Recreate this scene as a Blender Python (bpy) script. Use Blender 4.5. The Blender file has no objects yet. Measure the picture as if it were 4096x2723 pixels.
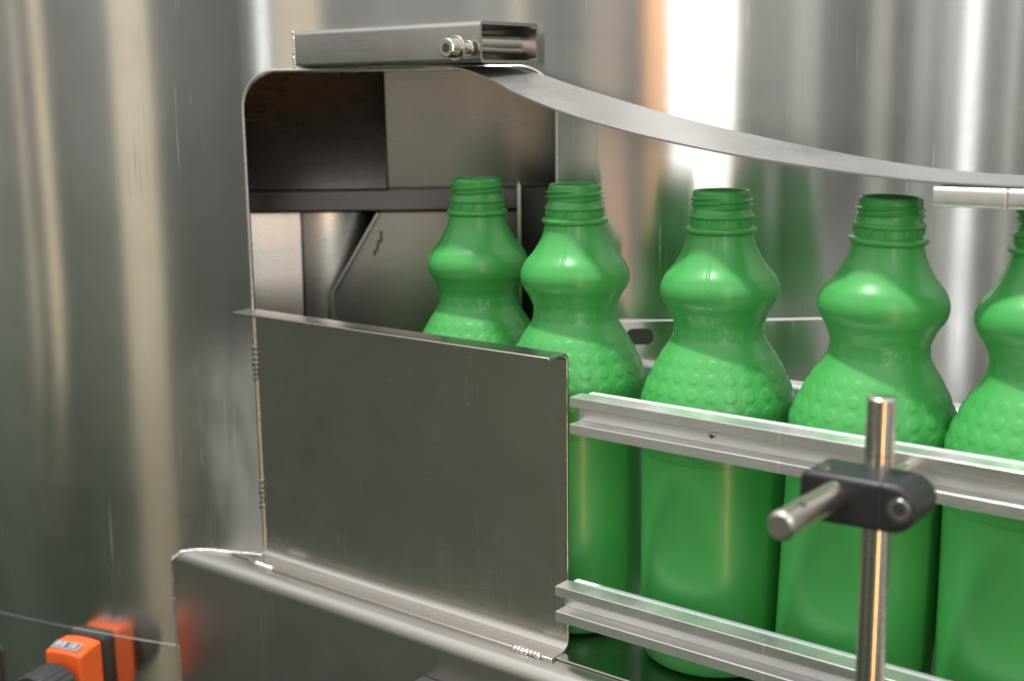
import bpy, bmesh, math, random
from mathutils import Vector, Matrix
R_ = math.radians
random.seed(7)
sc = bpy.context.scene
COL = sc.collection

# ------------------------------------------------------------------ camera
PITCH, ROLL = 0.19184, -0.012412
fwd = Vector((0, math.cos(PITCH), -math.sin(PITCH)))
u0 = Vector((0, math.sin(PITCH), math.cos(PITCH)))
rt = math.cos(ROLL) * Vector((1, 0, 0)) + math.sin(ROLL) * u0
up = -math.sin(ROLL) * Vector((1, 0, 0)) + math.cos(ROLL) * u0
cd = bpy.data.cameras.new('camera')
cam = bpy.data.objects.new('camera', cd)
COL.objects.link(cam)
M = Matrix.Identity(4)
for i in range(3):
    M[i][0], M[i][1], M[i][2] = rt[i], up[i], -fwd[i]
M[0][3], M[1][3], M[2][3] = 0, 0, 0.347
cam.matrix_world = M
cd.sensor_width = 36
cd.lens = 44.9
cd.clip_start = 0.02
cd.clip_end = 60
cd.dof.use_dof = True
cd.dof.focus_distance = 0.775
cd.dof.aperture_fstop = 6.0
sc.camera = cam

# ------------------------------------------------------------------ world: dim workshop air (no sky indoors)
w = bpy.data.worlds.new('World')
sc.world = w
w.use_nodes = True
nt = w.node_tree
nt.nodes.clear()
def N(nt, t, **kw):
    n = nt.nodes.new(t)
    for k, v in kw.items():
        setattr(n, k, v)
    return n
wo = N(nt, 'ShaderNodeOutputWorld')
bg = N(nt, 'ShaderNodeBackground')
tc = N(nt, 'ShaderNodeTexCoord')
sp = N(nt, 'ShaderNodeSeparateXYZ')
nt.links.new(tc.outputs['Generated'], sp.inputs[0])
rmp = N(nt, 'ShaderNodeValToRGB')          # dark green floor below, grey hall around, pale roof above
mr = N(nt, 'ShaderNodeMapRange')
mr.inputs[1].default_value = -1
mr.inputs[2].default_value = 1
nt.links.new(sp.outputs[2], mr.inputs[0])
nt.links.new(mr.outputs[0], rmp.inputs[0])
el = rmp.color_ramp.elements
el[0].position, el[0].color = 0.0, (0.030, 0.040, 0.030, 1)
el[1].position, el[1].color = 1.0, (0.95, 0.95, 0.95, 1)
for p, c in ((0.36, (0.048, 0.062, 0.046)), (0.44, (0.135, 0.152, 0.122)), (0.50, (0.22, 0.225, 0.215)), (0.62, (0.32, 0.315, 0.305)), (0.8, (0.85, 0.85, 0.83))):
    e = el.new(p)
    e.color = (*c, 1)
cmb = N(nt, 'ShaderNodeCombineXYZ')        # upright posts, doors and machines round the hall
nt.links.new(sp.outputs[0], cmb.inputs[0])
nt.links.new(sp.outputs[1], cmb.inputs[1])
nrm = N(nt, 'ShaderNodeVectorMath', operation='NORMALIZE')
nt.links.new(cmb.outputs[0], nrm.inputs[0])
noi = N(nt, 'ShaderNodeTexNoise')
noi.inputs['Scale'].default_value = 5.0
noi.inputs['Detail'].default_value = 3.0
nt.links.new(nrm.outputs[0], noi.inputs['Vector'])
mr2 = N(nt, 'ShaderNodeMapRange')
mr2.inputs[1].default_value = 0.33
mr2.inputs[2].default_value = 0.67
mr2.inputs[3].default_value = 0.55
mr2.inputs[4].default_value = 1.45
nt.links.new(noi.outputs[0], mr2.inputs[0])
mul = N(nt, 'ShaderNodeVectorMath', operation='SCALE')
nt.links.new(rmp.outputs[0], mul.inputs[0])
mr3 = N(nt, 'ShaderNodeMapRange')          # the hall is dimmer towards its left end
mr3.inputs[1].default_value = -1.0
mr3.inputs[2].default_value = 0.6
mr3.inputs[3].default_value = 0.85
mr3.inputs[4].default_value = 1.1
nt.links.new(sp.outputs[0], mr3.inputs[0])
mm = N(nt, 'ShaderNodeMath', operation='MULTIPLY')
nt.links.new(mr2.outputs[0], mm.inputs[0])
nt.links.new(mr3.outputs[0], mm.inputs[1])
nt.links.new(mm.outputs[0], mul.inputs['Scale'])
nt.links.new(mul.outputs[0], bg.inputs[0])
bg.inputs[1].default_value = 1.25
nt.links.new(bg.outputs[0], wo.inputs[0])

# ------------------------------------------------------------------ ceiling lamp, window, and lights added for the reflected streaks
def area(name, loc, target, sx, sy, radiance, color, shape='RECTANGLE'):
    d = bpy.data.lights.new(name, 'AREA')
    d.shape = shape
    d.size = sx
    d.size_y = sy
    a = sx * sy * (math.pi / 4 if shape in ('DISK', 'ELLIPSE') else 1)
    d.energy = radiance * a * math.pi
    d.color = color
    o = bpy.data.objects.new(name, d)
    COL.objects.link(o)
    o.location = loc
    v = Vector(target) - Vector(loc)
    o.rotation_euler = v.to_track_quat('-Z', 'Y').to_euler()
    return o
def upright(name, x, y, z0, z1, width, radiance, color):
    zc = (z0 + z1) / 2
    return area(name, (x, y, zc), (0.0, 0.9, zc), width, z1 - z0, radiance, color)
area('ceiling_lamp', (-0.30, 0.66, 2.15), (0.1, 0.75, 0.2), 0.11, 0.11, 1500, (1.0, 0.98, 0.94), 'DISK')
WARM = (1.0, 0.80, 0.56)
upright('window_light', 0.386, -1.293, 0.12, 1.9, 0.28, 4.2, (1, 0.99, 0.97))
upright('warm_low_glow', 0.40, -1.30, -1.00, -0.12, 0.19, 11.0, (1.0, 0.55, 0.27))  # added low glow for the golden stripe on rods and bottles
upright('orange_streak_strip', 0.176, -1.30, 0.24, 1.2, 0.10, 1.5, (1.0, 0.42, 0.12))  # light put in to give the drum its orange streak
upright('warm_streak_strip', -2.08, -0.30, -0.30, 2.2, 0.20, 0.62, WARM)  # added strips stand in for beige columns mirrored in the drum
upright('warm_streak_strip', -2.08, -0.30, -1.3, -0.32, 0.20, 0.30, WARM)
upright('warm_streak_strip', -2.37, 0.10, -0.3, 2.2, 0.055, 0.95, WARM)
upright('warm_streak_strip', -2.43, 0.21, -0.3, 2.2, 0.03, 0.75, WARM)
upright('white_streak_strip', -1.585, -0.76, 0.05, 2.2, 0.05, 2.0, (0.95, 1, 1))  # added strip for a narrow white streak in the drum
upright('warm_streak_strip', -1.44, -0.855, -0.2, 2.2, 0.22, 0.62, WARM)
upright('warm_streak_strip', -0.47, -1.25, 0.0, 2.2, 0.09, 0.40, WARM)
upright('red_streak_strip', -0.03, -1.30, -0.45, 0.12, 0.16, 0.55, (1.0, 0.33, 0.18))  # added light for the reddish-brown streak behind the bottles
upright('warm_streak_strip', -0.065, -1.303, 0.0, 2.2, 0.18, 0.22, WARM)
upright('white_streak_strip', 0.857, -1.21, -0.6, 2.2, 0.12, 0.32, (1, 0.99, 0.93))  # added strips for the pale streaks on the drum's right side
upright('white_streak_strip', 1.183, -1.10, -0.6, 2.2, 0.09, 0.42, (1, 0.96, 0.86))
upright('white_streak_strip', 1.36, -1.02, -0.6, 2.2, 0.08, 0.28, (1, 1, 0.97))
upright('white_streak_strip', 1.467, -0.97, -0.6, 2.2, 0.04, 0.34, (1, 1, 0.97))
upright('white_streak_strip', 1.559, -0.918, -0.8, 2.2, 0.07, 2.0, (0.96, 0.99, 1))
upright('white_streak_strip', 1.725, -0.814, -0.8, 2.2, 0.022, 0.9, (1, 0.98, 0.94))

# ------------------------------------------------------------------ exposure
vs = sc.view_settings
vs.view_transform = 'Standard'
vs.look = 'None'
vs.exposure = 0.1
vs.gamma = 1.0
vs.use_curve_mapping = False
sc.cycles.max_bounces = 8
sc.cycles.glossy_bounces = 6
sc.cycles.sample_clamp_indirect = 6

# ------------------------------------------------------------------ materials
def mat(name):
    m = bpy.data.materials.new(name)
    m.use_nodes = True
    n = m.node_tree
    return m, n, n.nodes['Principled BSDF']
def L(n, a, b):
    n.links.new(a, b)
def noise(n, scale_vec, scale=1.0, detail=3.0, rough=0.55):
    t = N(n, 'ShaderNodeTexCoord')
    mp = N(n, 'ShaderNodeMapping')
    mp.inputs['Scale'].default_value = scale_vec
    L(n, t.outputs['Object'], mp.inputs[0])
    x = N(n, 'ShaderNodeTexNoise')
    x.inputs['Scale'].default_value = scale
    x.inputs['Detail'].default_value = detail
    x.inputs['Roughness'].default_value = rough
    L(n, mp.outputs[0], x.inputs['Vector'])
    return x
def rng(n, src, a, b, lo=0.3, hi=0.7):
    r = N(n, 'ShaderNodeMapRange')
    r.inputs[1].default_value, r.inputs[2].default_value = lo, hi
    r.inputs[3].default_value, r.inputs[4].default_value = a, b
    L(n, src, r.inputs[0])
    return r.outputs[0]
def metal(name, col, rough=0.25, aniso=0.0, tangent=None, grain=(3, 3, 300), grain_amt=0.06, bump=0.0, blotch=0.05, var=0.03, scratch=0.0):
    m, n, b = mat(name)
    b.inputs['Metallic'].default_value = 1.0
    # colour: slight large-scale tarnish
    bl = noise(n, (1, 1, 1), 9.0, 4.0)
    mx = N(n, 'ShaderNodeMix', data_type='RGBA')
    mx.inputs[6].default_value = (*[c * (1 - blotch) for c in col], 1)
    mx.inputs[7].default_value = (*[min(1, c * (1 + blotch)) for c in col], 1)
    L(n, rng(n, bl.outputs[0], 0, 1), mx.inputs[0])
    L(n, mx.outputs[2], b.inputs['Base Color'])
    g = noise(n, grain, 1.0, 4.0, 0.7)
    bl2 = noise(n, (1, 1, 1), 22.0, 3.0)
    add = N(n, 'ShaderNodeMath', operation='ADD')
    L(n, rng(n, g.outputs[0], rough - grain_amt, rough + grain_amt), add.inputs[0])
    L(n, rng(n, bl2.outputs[0], -var, var * 1.3), add.inputs[1])
    last = add.outputs[0]
    if scratch:
        for rot, sv in (((0.3, 1.1, 0.4), (500, 500, 9)), ((-0.9, 0.55, 1.1), (420, 420, 7))):
            t = N(n, 'ShaderNodeTexCoord')
            mp = N(n, 'ShaderNodeMapping')
            mp.inputs['Rotation'].default_value = rot
            mp.inputs['Scale'].default_value = sv
            L(n, t.outputs['Object'], mp.inputs[0])
            x = N(n, 'ShaderNodeTexNoise')
            x.inputs['Scale'].default_value = 1.0
            x.inputs['Detail'].default_value = 2.0
            L(n, mp.outputs[0], x.inputs['Vector'])
            ms = noise(n, (1, 1, 1), 14.0, 2.0)
            m1 = N(n, 'ShaderNodeMath', operation='MULTIPLY')
            L(n, rng(n, x.outputs[0], 0, 0.16 * scratch, 0.66, 0.74), m1.inputs[0])
            L(n, rng(n, ms.outputs[0], 0, 1, 0.45, 0.65), m1.inputs[1])
            a2 = N(n, 'ShaderNodeMath', operation='ADD')
            L(n, last, a2.inputs[0])
            L(n, m1.outputs[0], a2.inputs[1])
            last = a2.outputs[0]
    L(n, last, b.inputs['Roughness'])
    if aniso:
        b.inputs['Anisotropic'].default_value = aniso
        c = N(n, 'ShaderNodeCombineXYZ')
        for i in range(3):
            c.inputs[i].default_value = tangent[i]
        L(n, c.outputs[0], b.inputs['Tangent'])
    if bump:
        bp = N(n, 'ShaderNodeBump')
        bp.inputs['Strength'].default_value = bump
        bp.inputs['Distance'].default_value = 0.0004
        L(n, g.outputs[0], bp.inputs['Height'])
        L(n, bp.outputs[0], b.inputs['Normal'])
    return m
def plastic(name, col, rough=0.4, var=0.05, bump=0.0, bscale=900, spec=0.5, sss=0.0):
    m, n, b = mat(name)
    bl = noise(n, (1, 1, 1), 30.0, 3.0)
    mx = N(n, 'ShaderNodeMix', data_type='RGBA')
    mx.inputs[6].default_value = (*[c * (1 - var) for c in col], 1)
    mx.inputs[7].default_value = (*[min(1, c * (1 + var)) for c in col], 1)
    L(n, rng(n, bl.outputs[0], 0, 1), mx.inputs[0])
    L(n, mx.outputs[2], b.inputs['Base Color'])
    L(n, rng(n, noise(n, (1, 1, 1), 70.0, 3.0).outputs[0], rough - 0.06, rough + 0.06), b.inputs['Roughness'])
    b.inputs['Specular IOR Level'].default_value = spec
    if sss:
        b.inputs['Subsurface Weight'].default_value = sss
        b.inputs['Subsurface Radius'].default_value = (0.3, 1.0, 0.4)
        b.inputs['Subsurface Scale'].default_value = 0.002
    if bump:
        bp = N(n, 'ShaderNodeBump')
        bp.inputs['Strength'].default_value = bump
        bp.inputs['Distance'].default_value = 0.0003
        L(n, noise(n, (1, 1, 1), bscale, 2.0).outputs[0], bp.inputs['Height'])
        L(n, bp.outputs[0], b.inputs['Normal'])
    return m

# frame of the place: 'a' runs along the conveyor into the drum, 'p' across it to the rear, z up; the deck is z = 0
AZ = 0.89903
CV = Vector((-math.sin(AZ), math.cos(AZ), 0))
NR = Vector((math.cos(AZ), math.sin(AZ), 0))
def W(a, p, z):
    return CV * a + NR * p + Vector((0, 0, z))

STEEL = (0.60, 0.585, 0.555)
m_drum = metal('drum_steel', (0.62, 0.61, 0.58), 0.15, 0.95, (0, 0, 1), (2, 2, 420), 0.010, bump=0.0, var=0.010, blotch=0.07, scratch=1.0)
def ground_patch(m):
    """a hand-ground, satin area beside the lower left edge of the opening and a dull belt below it"""
    n = m.node_tree
    b = n.nodes['Principled BSDF']
    old = b.inputs['Roughness'].links[0].from_socket
    g = N(n, 'ShaderNodeNewGeometry')
    sx = N(n, 'ShaderNodeSeparateXYZ')
    L(n, g.outputs['Position'], sx.inputs[0])
    fx = rng(n, sx.outputs[0], 0.0, 1.0, -0.262, -0.215)
    fx2 = rng(n, sx.outputs[0], 1.0, 0.0, -0.188, -0.180)
    fz = rng(n, sx.outputs[2], 1.0, 0.0, 0.135, 0.190)
    nz = noise(n, (40, 40, 14), 1.0, 2.0, 0.5)
    q = rng(n, nz.outputs[0], 0.35, 1.0, 0.25, 0.75)
    v = fx
    for k in (fx2, fz, q):
        mm_ = N(n, 'ShaderNodeMath', operation='MULTIPLY')
        L(n, v, mm_.inputs[0])
        L(n, k, mm_.inputs[1])
        v = mm_.outputs[0]
    sc_ = N(n, 'ShaderNodeMath', operation='MULTIPLY_ADD')
    L(n, v, sc_.inputs[0])
    sc_.inputs[1].default_value = 0.36
    L(n, old, sc_.inputs[2])
    L(n, sc_.outputs[0], b.inputs['Roughness'])
ground_patch(m_drum)
m_sheet = metal('guard_steel', (0.60, 0.57, 0.53), 0.25, 0.4, (0, 0, 1), (40, 40, 500), 0.015, bump=0.0, blotch=0.02, var=0.015, scratch=0.45)
m_frame = metal('frame_steel', (0.55, 0.53, 0.50), 0.30, 0.3, (0, 0, 1), (60, 60, 300), 0.008, bump=0.0, blotch=0.02, var=0.012, scratch=0.5)
m_deck = metal('deck_steel', (0.42, 0.43, 0.40), 0.20, 0, None, (30, 30, 30), 0.05)
m_box = metal('box_steel', (0.56, 0.54, 0.51), 0.30, 0.4, (0, 0, 1), (30, 30, 500), 0.05)
m_strap = metal('strap_steel', (0.42, 0.415, 0.41), 0.40, 0.2, tuple(NR), (300, 300, 30), 0.05, bump=0.05)
m_alu = metal('rail_aluminium', (0.80, 0.80, 0.79), 0.38, 0.3, tuple(NR), (20, 20, 900), 0.06, bump=0.06, scratch=1.0, blotch=0.10)
m_block = metal('block_aluminium', (0.86, 0.85, 0.82), 0.42, 0, None, (200, 200, 200), 0.08, bump=0.1)
m_rod = metal('rod_steel', (0.70, 0.66, 0.60), 0.24, 0, None, (5, 5, 1500), 0.05, bump=0.05)
m_bolt = metal('bolt_steel', (0.66, 0.63, 0.57), 0.2, 0, None, (90, 90, 90), 0.06)
m_weld = metal('weld_steel', (0.75, 0.73, 0.70), 0.22, 0, None, (300, 300, 300), 0.08, bump=0.2)
m_weld_dark = metal('weld_dull_steel', (0.34, 0.33, 0.31), 0.4, 0, None, (300, 300, 300), 0.08, bump=0.2)
m_inner = metal('rotor_steel', (0.60, 0.57, 0.53), 0.27, 0.4, (0, 0, 1), (20, 20, 300), 0.006, blotch=0.02, var=0.008)
m_rim = metal('shaded_rim_steel', (0.16, 0.15, 0.15), 0.35, 0, None, (20, 20, 20), 0.05)  # rim stands in shadow; its darkness is put into this colour
m_green = plastic('green_plastic', (0.060, 0.368, 0.082), 0.35, 0.015, 0.03, 900, 0.5, 0.10)
_b = m_green.node_tree.nodes['Principled BSDF']
_b.inputs['Coat Weight'].default_value = 0.18
_b.inputs['Coat Roughness'].default_value = 0.16
m_liner = plastic('white_liner', (0.72, 0.78, 0.80), 0.28, 0.02)
m_black = plastic('black_plastic', (0.022, 0.024, 0.025), 0.42, 0.12, 0.12, 1500)
m_knob = plastic('knob_plastic', (0.035, 0.034, 0.035), 0.5, 0.1)
m_orange = plastic('orange_plastic', (0.83, 0.130, 0.022), 0.35, 0.04)
m_window = plastic('counter_window', (0.10, 0.09, 0.085), 0.15, 0.05)
m_digit = plastic('counter_digit', (0.62, 0.64, 0.72), 0.4, 0.02)
m_winframe = plastic('counter_frame', (0.46, 0.36, 0.33), 0.4, 0.04)
m_dark = plastic('dark_steel_paint', (0.05, 0.047, 0.047), 0.4, 0.1)
m_ink = plastic('marker_ink', (0.03, 0.04, 0.05), 0.5, 0.05)

# ------------------------------------------------------------------ mesh helpers
def obj(name, verts, faces, m, parent=None, smooth=True, sharp=32, bevel=0.0, origin=None, seg=2):
    me = bpy.data.meshes.new(name)
    o0 = Vector(origin) if origin is not None else (parent.location.copy() if parent and parent.type == 'EMPTY' else (parent['_o'] and Vector(parent['_o']) if parent and '_o' in parent else Vector((0, 0, 0))))
    me.from_pydata([tuple(Vector(v) - o0) for v in verts], [], faces)
    me.validate()
    bm = bmesh.new()
    bm.from_mesh(me)
    bmesh.ops.remove_doubles(bm, verts=bm.verts, dist=1e-7)
    bmesh.ops.recalc_face_normals(bm, faces=bm.faces)
    bm.to_mesh(me)
    bm.free()
    if smooth:
        me.polygons.foreach_set('use_smooth', [True] * len(me.polygons))
        me.set_sharp_from_angle(angle=R_(sharp))
    me.materials.append(m)
    o = bpy.data.objects.new(name, me)
    COL.objects.link(o)
    if parent is not None:
        o.parent = parent
    else:
        o.location = o0
    if bevel:
        b = o.modifiers.new('bevel', 'BEVEL')
        b.width = bevel
        b.segments = seg
        b.limit_method = 'ANGLE'
        b.angle_limit = R_(40)
        b.harden_normals = False
    return o
def thing(name, label, cat, loc, group=None):
    o = bpy.data.objects.new(name, None)
    o.empty_display_size = 0.02
    COL.objects.link(o)
    o.location = loc
    o['label'] = label
    o['category'] = cat
    if group:
        o['group'] = group
    return o
def sub(name, parent, verts, faces, m, thing_loc, **kw):
    """part of a part: same origin as the thing"""
    return obj(name, verts, faces, m, parent, origin=thing_loc, **kw)
def fillet(pts, rad, n=7):
    """round the inner corners of an open polyline of 2D points"""
    out = [Vector(pts[0])]
    for i in range(1, len(pts) - 1):
        r = rad[i - 1] if isinstance(rad, (list, tuple)) else rad
        p, a, b = Vector(pts[i]), Vector(pts[i - 1]), Vector(pts[i + 1])
        d1, d2 = (a - p).normalized(), (b - p).normalized()
        ang = d1.angle(d2)
        t = r / math.tan(ang / 2)
        s, e = p + d1 * t, p + d2 * t
        c = p + (d1 + d2).normalized() * (r / math.sin(ang / 2))
        a0 = math.atan2(s.y - c.y, s.x - c.x)
        a1 = math.atan2(e.y - c.y, e.x - c.x)
        da = (a1 - a0 + math.pi) % (2 * math.pi) - math.pi
        for k in range(n + 1):
            th = a0 + da * k / n
            out.append(c + Vector((math.cos(th), math.sin(th))) * r)
    out.append(Vector(pts[-1]))
    return out
def offset(pl, d):
    res = []
    for i, p in enumerate(pl):
        t = ((pl[min(i + 1, len(pl) - 1)] - pl[max(i - 1, 0)])).normalized()
        nrm_ = Vector((-t.y, t.x))
        k = 1.0
        if 0 < i < len(pl) - 1:
            t1 = (pl[i] - pl[i - 1]).normalized()
            k = 1 / max(0.5, abs(t1.dot(t)))
        res.append(p + nrm_ * d * k)
    return res
def sheet(pl, th):
    """closed outline of a bent sheet with centre/one-side line pl"""
    return list(pl) + list(reversed(offset(pl, th)))
def prism(outline, a0, a1, fn, cuts=1):
    """outline: closed 2D list; fn(a,u,v)->world; strip-safe caps by triangulated ngon"""
    n = len(outline)
    vs_, fs = [], []
    for k in range(cuts + 1):
        a = a0 + (a1 - a0) * k / cuts
        for q in outline:
            vs_.append(fn(a, q[0], q[1]))
    for k in range(cuts):
        for i in range(n):
            j = (i + 1) % n
            fs.append((k * n + i, k * n + j, (k + 1) * n + j, (k + 1) * n + i))
    fs.append(tuple(range(n)))
    fs.append(tuple(cuts * n + i for i in range(n)))
    return vs_, fs
def sheet_prism(pl, th, a0, a1, fn, cuts=1):
    """like prism but with quad caps along the sheet"""
    o = offset(pl, th)
    n = len(pl)
    vs_, fs = [], []
    for k in range(cuts + 1):
        a = a0 + (a1 - a0) * k / cuts
        vs_ += [fn(a, q[0], q[1]) for q in pl]
        vs_ += [fn(a, q[0], q[1]) for q in o]
    S = 2 * n
    for k in range(cuts):
        b, c = k * S, (k + 1) * S
        for i in range(n - 1):
            fs.append((b + i, b + i + 1, c + i + 1, c + i))
            fs.append((b + n + i + 1, b + n + i, c + n + i, c + n + i + 1))
        fs.append((b, c, c + n, b + n))
        fs.append((b + n - 1, b + 2 * n - 1, c + 2 * n - 1, c + n - 1))
    for b, fl in ((0, 1), (cuts * S, 0)):
        for i in range(n - 1):
            fs.append((b + i, b + n + i, b + n + i + 1, b + i + 1))
    return vs_, fs
def lathe(profile, origin, axis, seg=48, cap0=True, cap1=True, ref=None):
    """profile: list of (t along axis, radius)"""
    ax = Vector(axis).normalized()
    r0 = Vector(ref) if ref else (Vector((0, 0, 1)) if abs(ax.z) < 0.9 else Vector((1, 0, 0)))
    e1 = (r0 - ax * r0.dot(ax)).normalized()
    e2 = ax.cross(e1)
    o = Vector(origin)
    vs_, fs = [], []
    for t, r in profile:
        for k in range(seg):
            th = 2 * math.pi * k / seg
            vs_.append(o + ax * t + (e1 * math.cos(th) + e2 * math.sin(th)) * r)
    for i in range(len(profile) - 1):
        for k in range(seg):
            j = (k + 1) % seg
            fs.append((i * seg + k, i * seg + j, (i + 1) * seg + j, (i + 1) * seg + k))
    if cap0:
        fs.append(tuple(range(seg)))
    if cap1:
        b = (len(profile) - 1) * seg
        fs.append(tuple(b + k for k in range(seg)))
    return vs_, fs
def join(*parts):
    vs_, fs = [], []
    for v, f in parts:
        o = len(vs_)
        vs_ += list(v)
        fs += [tuple(i + o for i in q) for q in f]
    return vs_, fs
def blob(c, rx, ry, rz, ex, ey, ez, nu=10, nv=7):
    vs_, fs = [], []
    c = Vector(c)
    for i in range(nv + 1):
        ph = math.pi * i / nv
        for k in range(nu):
            th = 2 * math.pi * k / nu
            vs_.append(c + ex * (rx * math.sin(ph) * math.cos(th)) + ey * (ry * math.sin(ph) * math.sin(th)) + ez * (rz * math.cos(ph)))
    for i in range(nv):
        for k in range(nu):
            j = (k + 1) % nu
            fs.append((i * nu + k, i * nu + j, (i + 1) * nu + j, (i + 1) * nu + k))
    return vs_, fs
def weld(name, parent, loc, p0, p1, n, wid, hgt, nvec, m=None):
    """a row of overlapping weld ripples from p0 to p1"""
    p0, p1, nv_ = Vector(p0), Vector(p1), Vector(nvec).normalized()
    t = (p1 - p0)
    step = t.length / n
    t.normalize()
    s = t.cross(nv_).normalized()
    parts = []
    for k in range(n):
        c = p0 + t * step * (k + 0.5) + s * random.uniform(-0.15, 0.15) * wid
        f = random.uniform(0.8, 1.2)
        tt = (t + s * random.uniform(0.25, 0.5)).normalized()
        ss = tt.cross(nv_).normalized()
        parts.append(blob(c, step * 0.75, wid * f, hgt * f, tt, ss, nv_))
    v, f = join(*parts)
    return obj(name, v, f, m or m_weld, parent, origin=loc, sharp=180)

# ------------------------------------------------------------------ the drum
XC, YC, RD = 0.153, 2.189, 1.300
def D(phi, z, r=RD):
    return Vector((XC + r * math.sin(phi), YC - r * math.cos(phi), z))
PL, PR = math.asin((-0.1922 - XC) / RD), math.asin((0.0328 - XC) / RD)
ZT, ZB = 0.364, -0.0025
drum_loc = Vector((XC, YC, -0.60))
drum = thing('drum', 'large brushed stainless steel drum with a round-cornered opening for the bottles', 'drum', drum_loc)
TH = 0.003
cr = 0.027
cols = []
phs = [-math.pi + (PL + math.pi) * (i / 60) ** 0.8 for i in range(60)]
for p in phs:
    cols.append((p, None))
cols.append((PL, None))
for k in range(13):
    th = math.pi / 2 * k / 12
    cols.append((PL + (cr - cr * math.cos(th)) / RD, ZT - cr + cr * math.sin(th)))
for k in range(1, 20):
    a, b = PL + cr / RD, PR - cr / RD
    cols.append((a + (b - a) * k / 20, ZT))
for k in range(13):
    th = math.pi / 2 * k / 12
    cols.append((PR - (cr - cr * math.sin(th)) / RD, ZT - cr + cr * math.cos(th)))
cols.append((PR, None))
phs2 = [PR + (math.pi - PR) * (i / 60) ** 1.25 for i in range(1, 61)]
for p in phs2:
    cols.append((p, None))
ZTOP, ZSEAM = 0.62, -0.0848
vs_, fs = [], []
def colverts(ph, h, r):
    i = len(vs_)
    if h is None:
        for z in (ZSEAM, ZB, ZT - cr, ZTOP):
            vs_.append(D(ph, z, r))
    else:
        for z in (ZSEAM, ZB, h, ZTOP):
            vs_.append(D(ph, z, r))
    return i
for r in (RD, RD - TH):
    prev = None
    for ph, h in cols:
        i = colverts(ph, h, r)
        if prev is not None:
            pi_, ph_h = prev
            fs.append((pi_, i, i + 1, pi_ + 1))
            if not (ph_h is not None and h is not None):
                if h is None and ph_h is None:
                    fs.append((pi_ + 1, i + 1, i + 2, pi_ + 2))
            fs.append((pi_ + 2, i + 2, i + 3, pi_ + 3))
        prev = (i, h)
nv = len(vs_) // 2
for ci in range(len(cols) - 1):          # cut edge round the opening
    if cols[ci][1] is not None and cols[ci + 1][1] is not None:
        i = ci * 4
        fs.append((i + 2, i + 6, nv + i + 6, nv + i + 2))
        fs.append((i + 1, i + 5, nv + i + 5, nv + i + 1))
open_cols = [i for i, c in enumerate(cols) if c[1] is not None]
for ci in (open_cols[0], open_cols[-1]):
    i = ci * 4
    fs.append((i + 1, i + 2, nv + i + 2, nv + i + 1))
obj('upper_shell', vs_, fs, m_drum, drum, sharp=30)
# rolled edge round the opening
def tube(pts, r, seg=8):
    v, f = [], []
    for i, p in enumerate(pts):
        t = (pts[min(i + 1, len(pts) - 1)] - pts[max(i - 1, 0)]).normalized()
        e1 = t.cross(Vector((p.x - XC, p.y - YC, 0)).normalized()).normalized()
        e2 = t.cross(e1)
        for k in range(seg):
            th = 2 * math.pi * k / seg
            v.append(p + (e1 * math.cos(th) + e2 * math.sin(th)) * r)
    for i in range(len(pts) - 1):
        for k in range(seg):
            j = (k + 1) % seg
            f.append((i * seg + k, i * seg + j, (i + 1) * seg + j, (i + 1) * seg + k))
    return v, f
edge = [D(PL, ZB + (ZT - cr - ZB) * k / 6, RD - 0.0008) for k in range(6)] + [D(c[0], c[1], RD - 0.0008) for c in cols if c[1] is not None] + [D(PR, ZT - cr - (ZT - cr - ZB) * k / 6, RD - 0.0008) for k in range(1, 7)]
obj('opening_edge', *tube(edge, 0.0017), m_box, drum, sharp=180)
# lower skirt, lapped over the shell so the joint shows as a line
vs_, fs = [], []
pl_ = [-math.pi + 2 * math.pi * i / 160 for i in range(161)]
pl_ = [-math.pi + 2 * math.pi * i / 320 for i in range(321)]
sk = [(RD + 0.0006, -0.60), (RD + 0.0006, ZSEAM - 0.0002), (RD + 0.0004, ZSEAM), (RD - 0.003, ZSEAM)]
for r, z in sk:
    vs_ += [D(p, z, r) for p in pl_]
for k in range(len(sk) - 1):
    for i in range(320):
        fs.append((k * 321 + i, k * 321 + i + 1, (k + 1) * 321 + i + 1, (k + 1) * 321 + i))
obj('lower_skirt', vs_, fs, m_drum, drum, sharp=20)
vs_, fs = [], []
for i in range(160):
    vs_.append(D(pl_[2 * i], ZTOP + 0.0005, RD + 0.001))
fs = [tuple(range(160))]
obj('lid', vs_, fs, m_drum, drum)  # unseen lid, added to keep the hall's light out of the drum
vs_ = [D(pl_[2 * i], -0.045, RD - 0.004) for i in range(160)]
obj('inner_floor', vs_, [tuple(range(160))], m_rim, drum)
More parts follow.
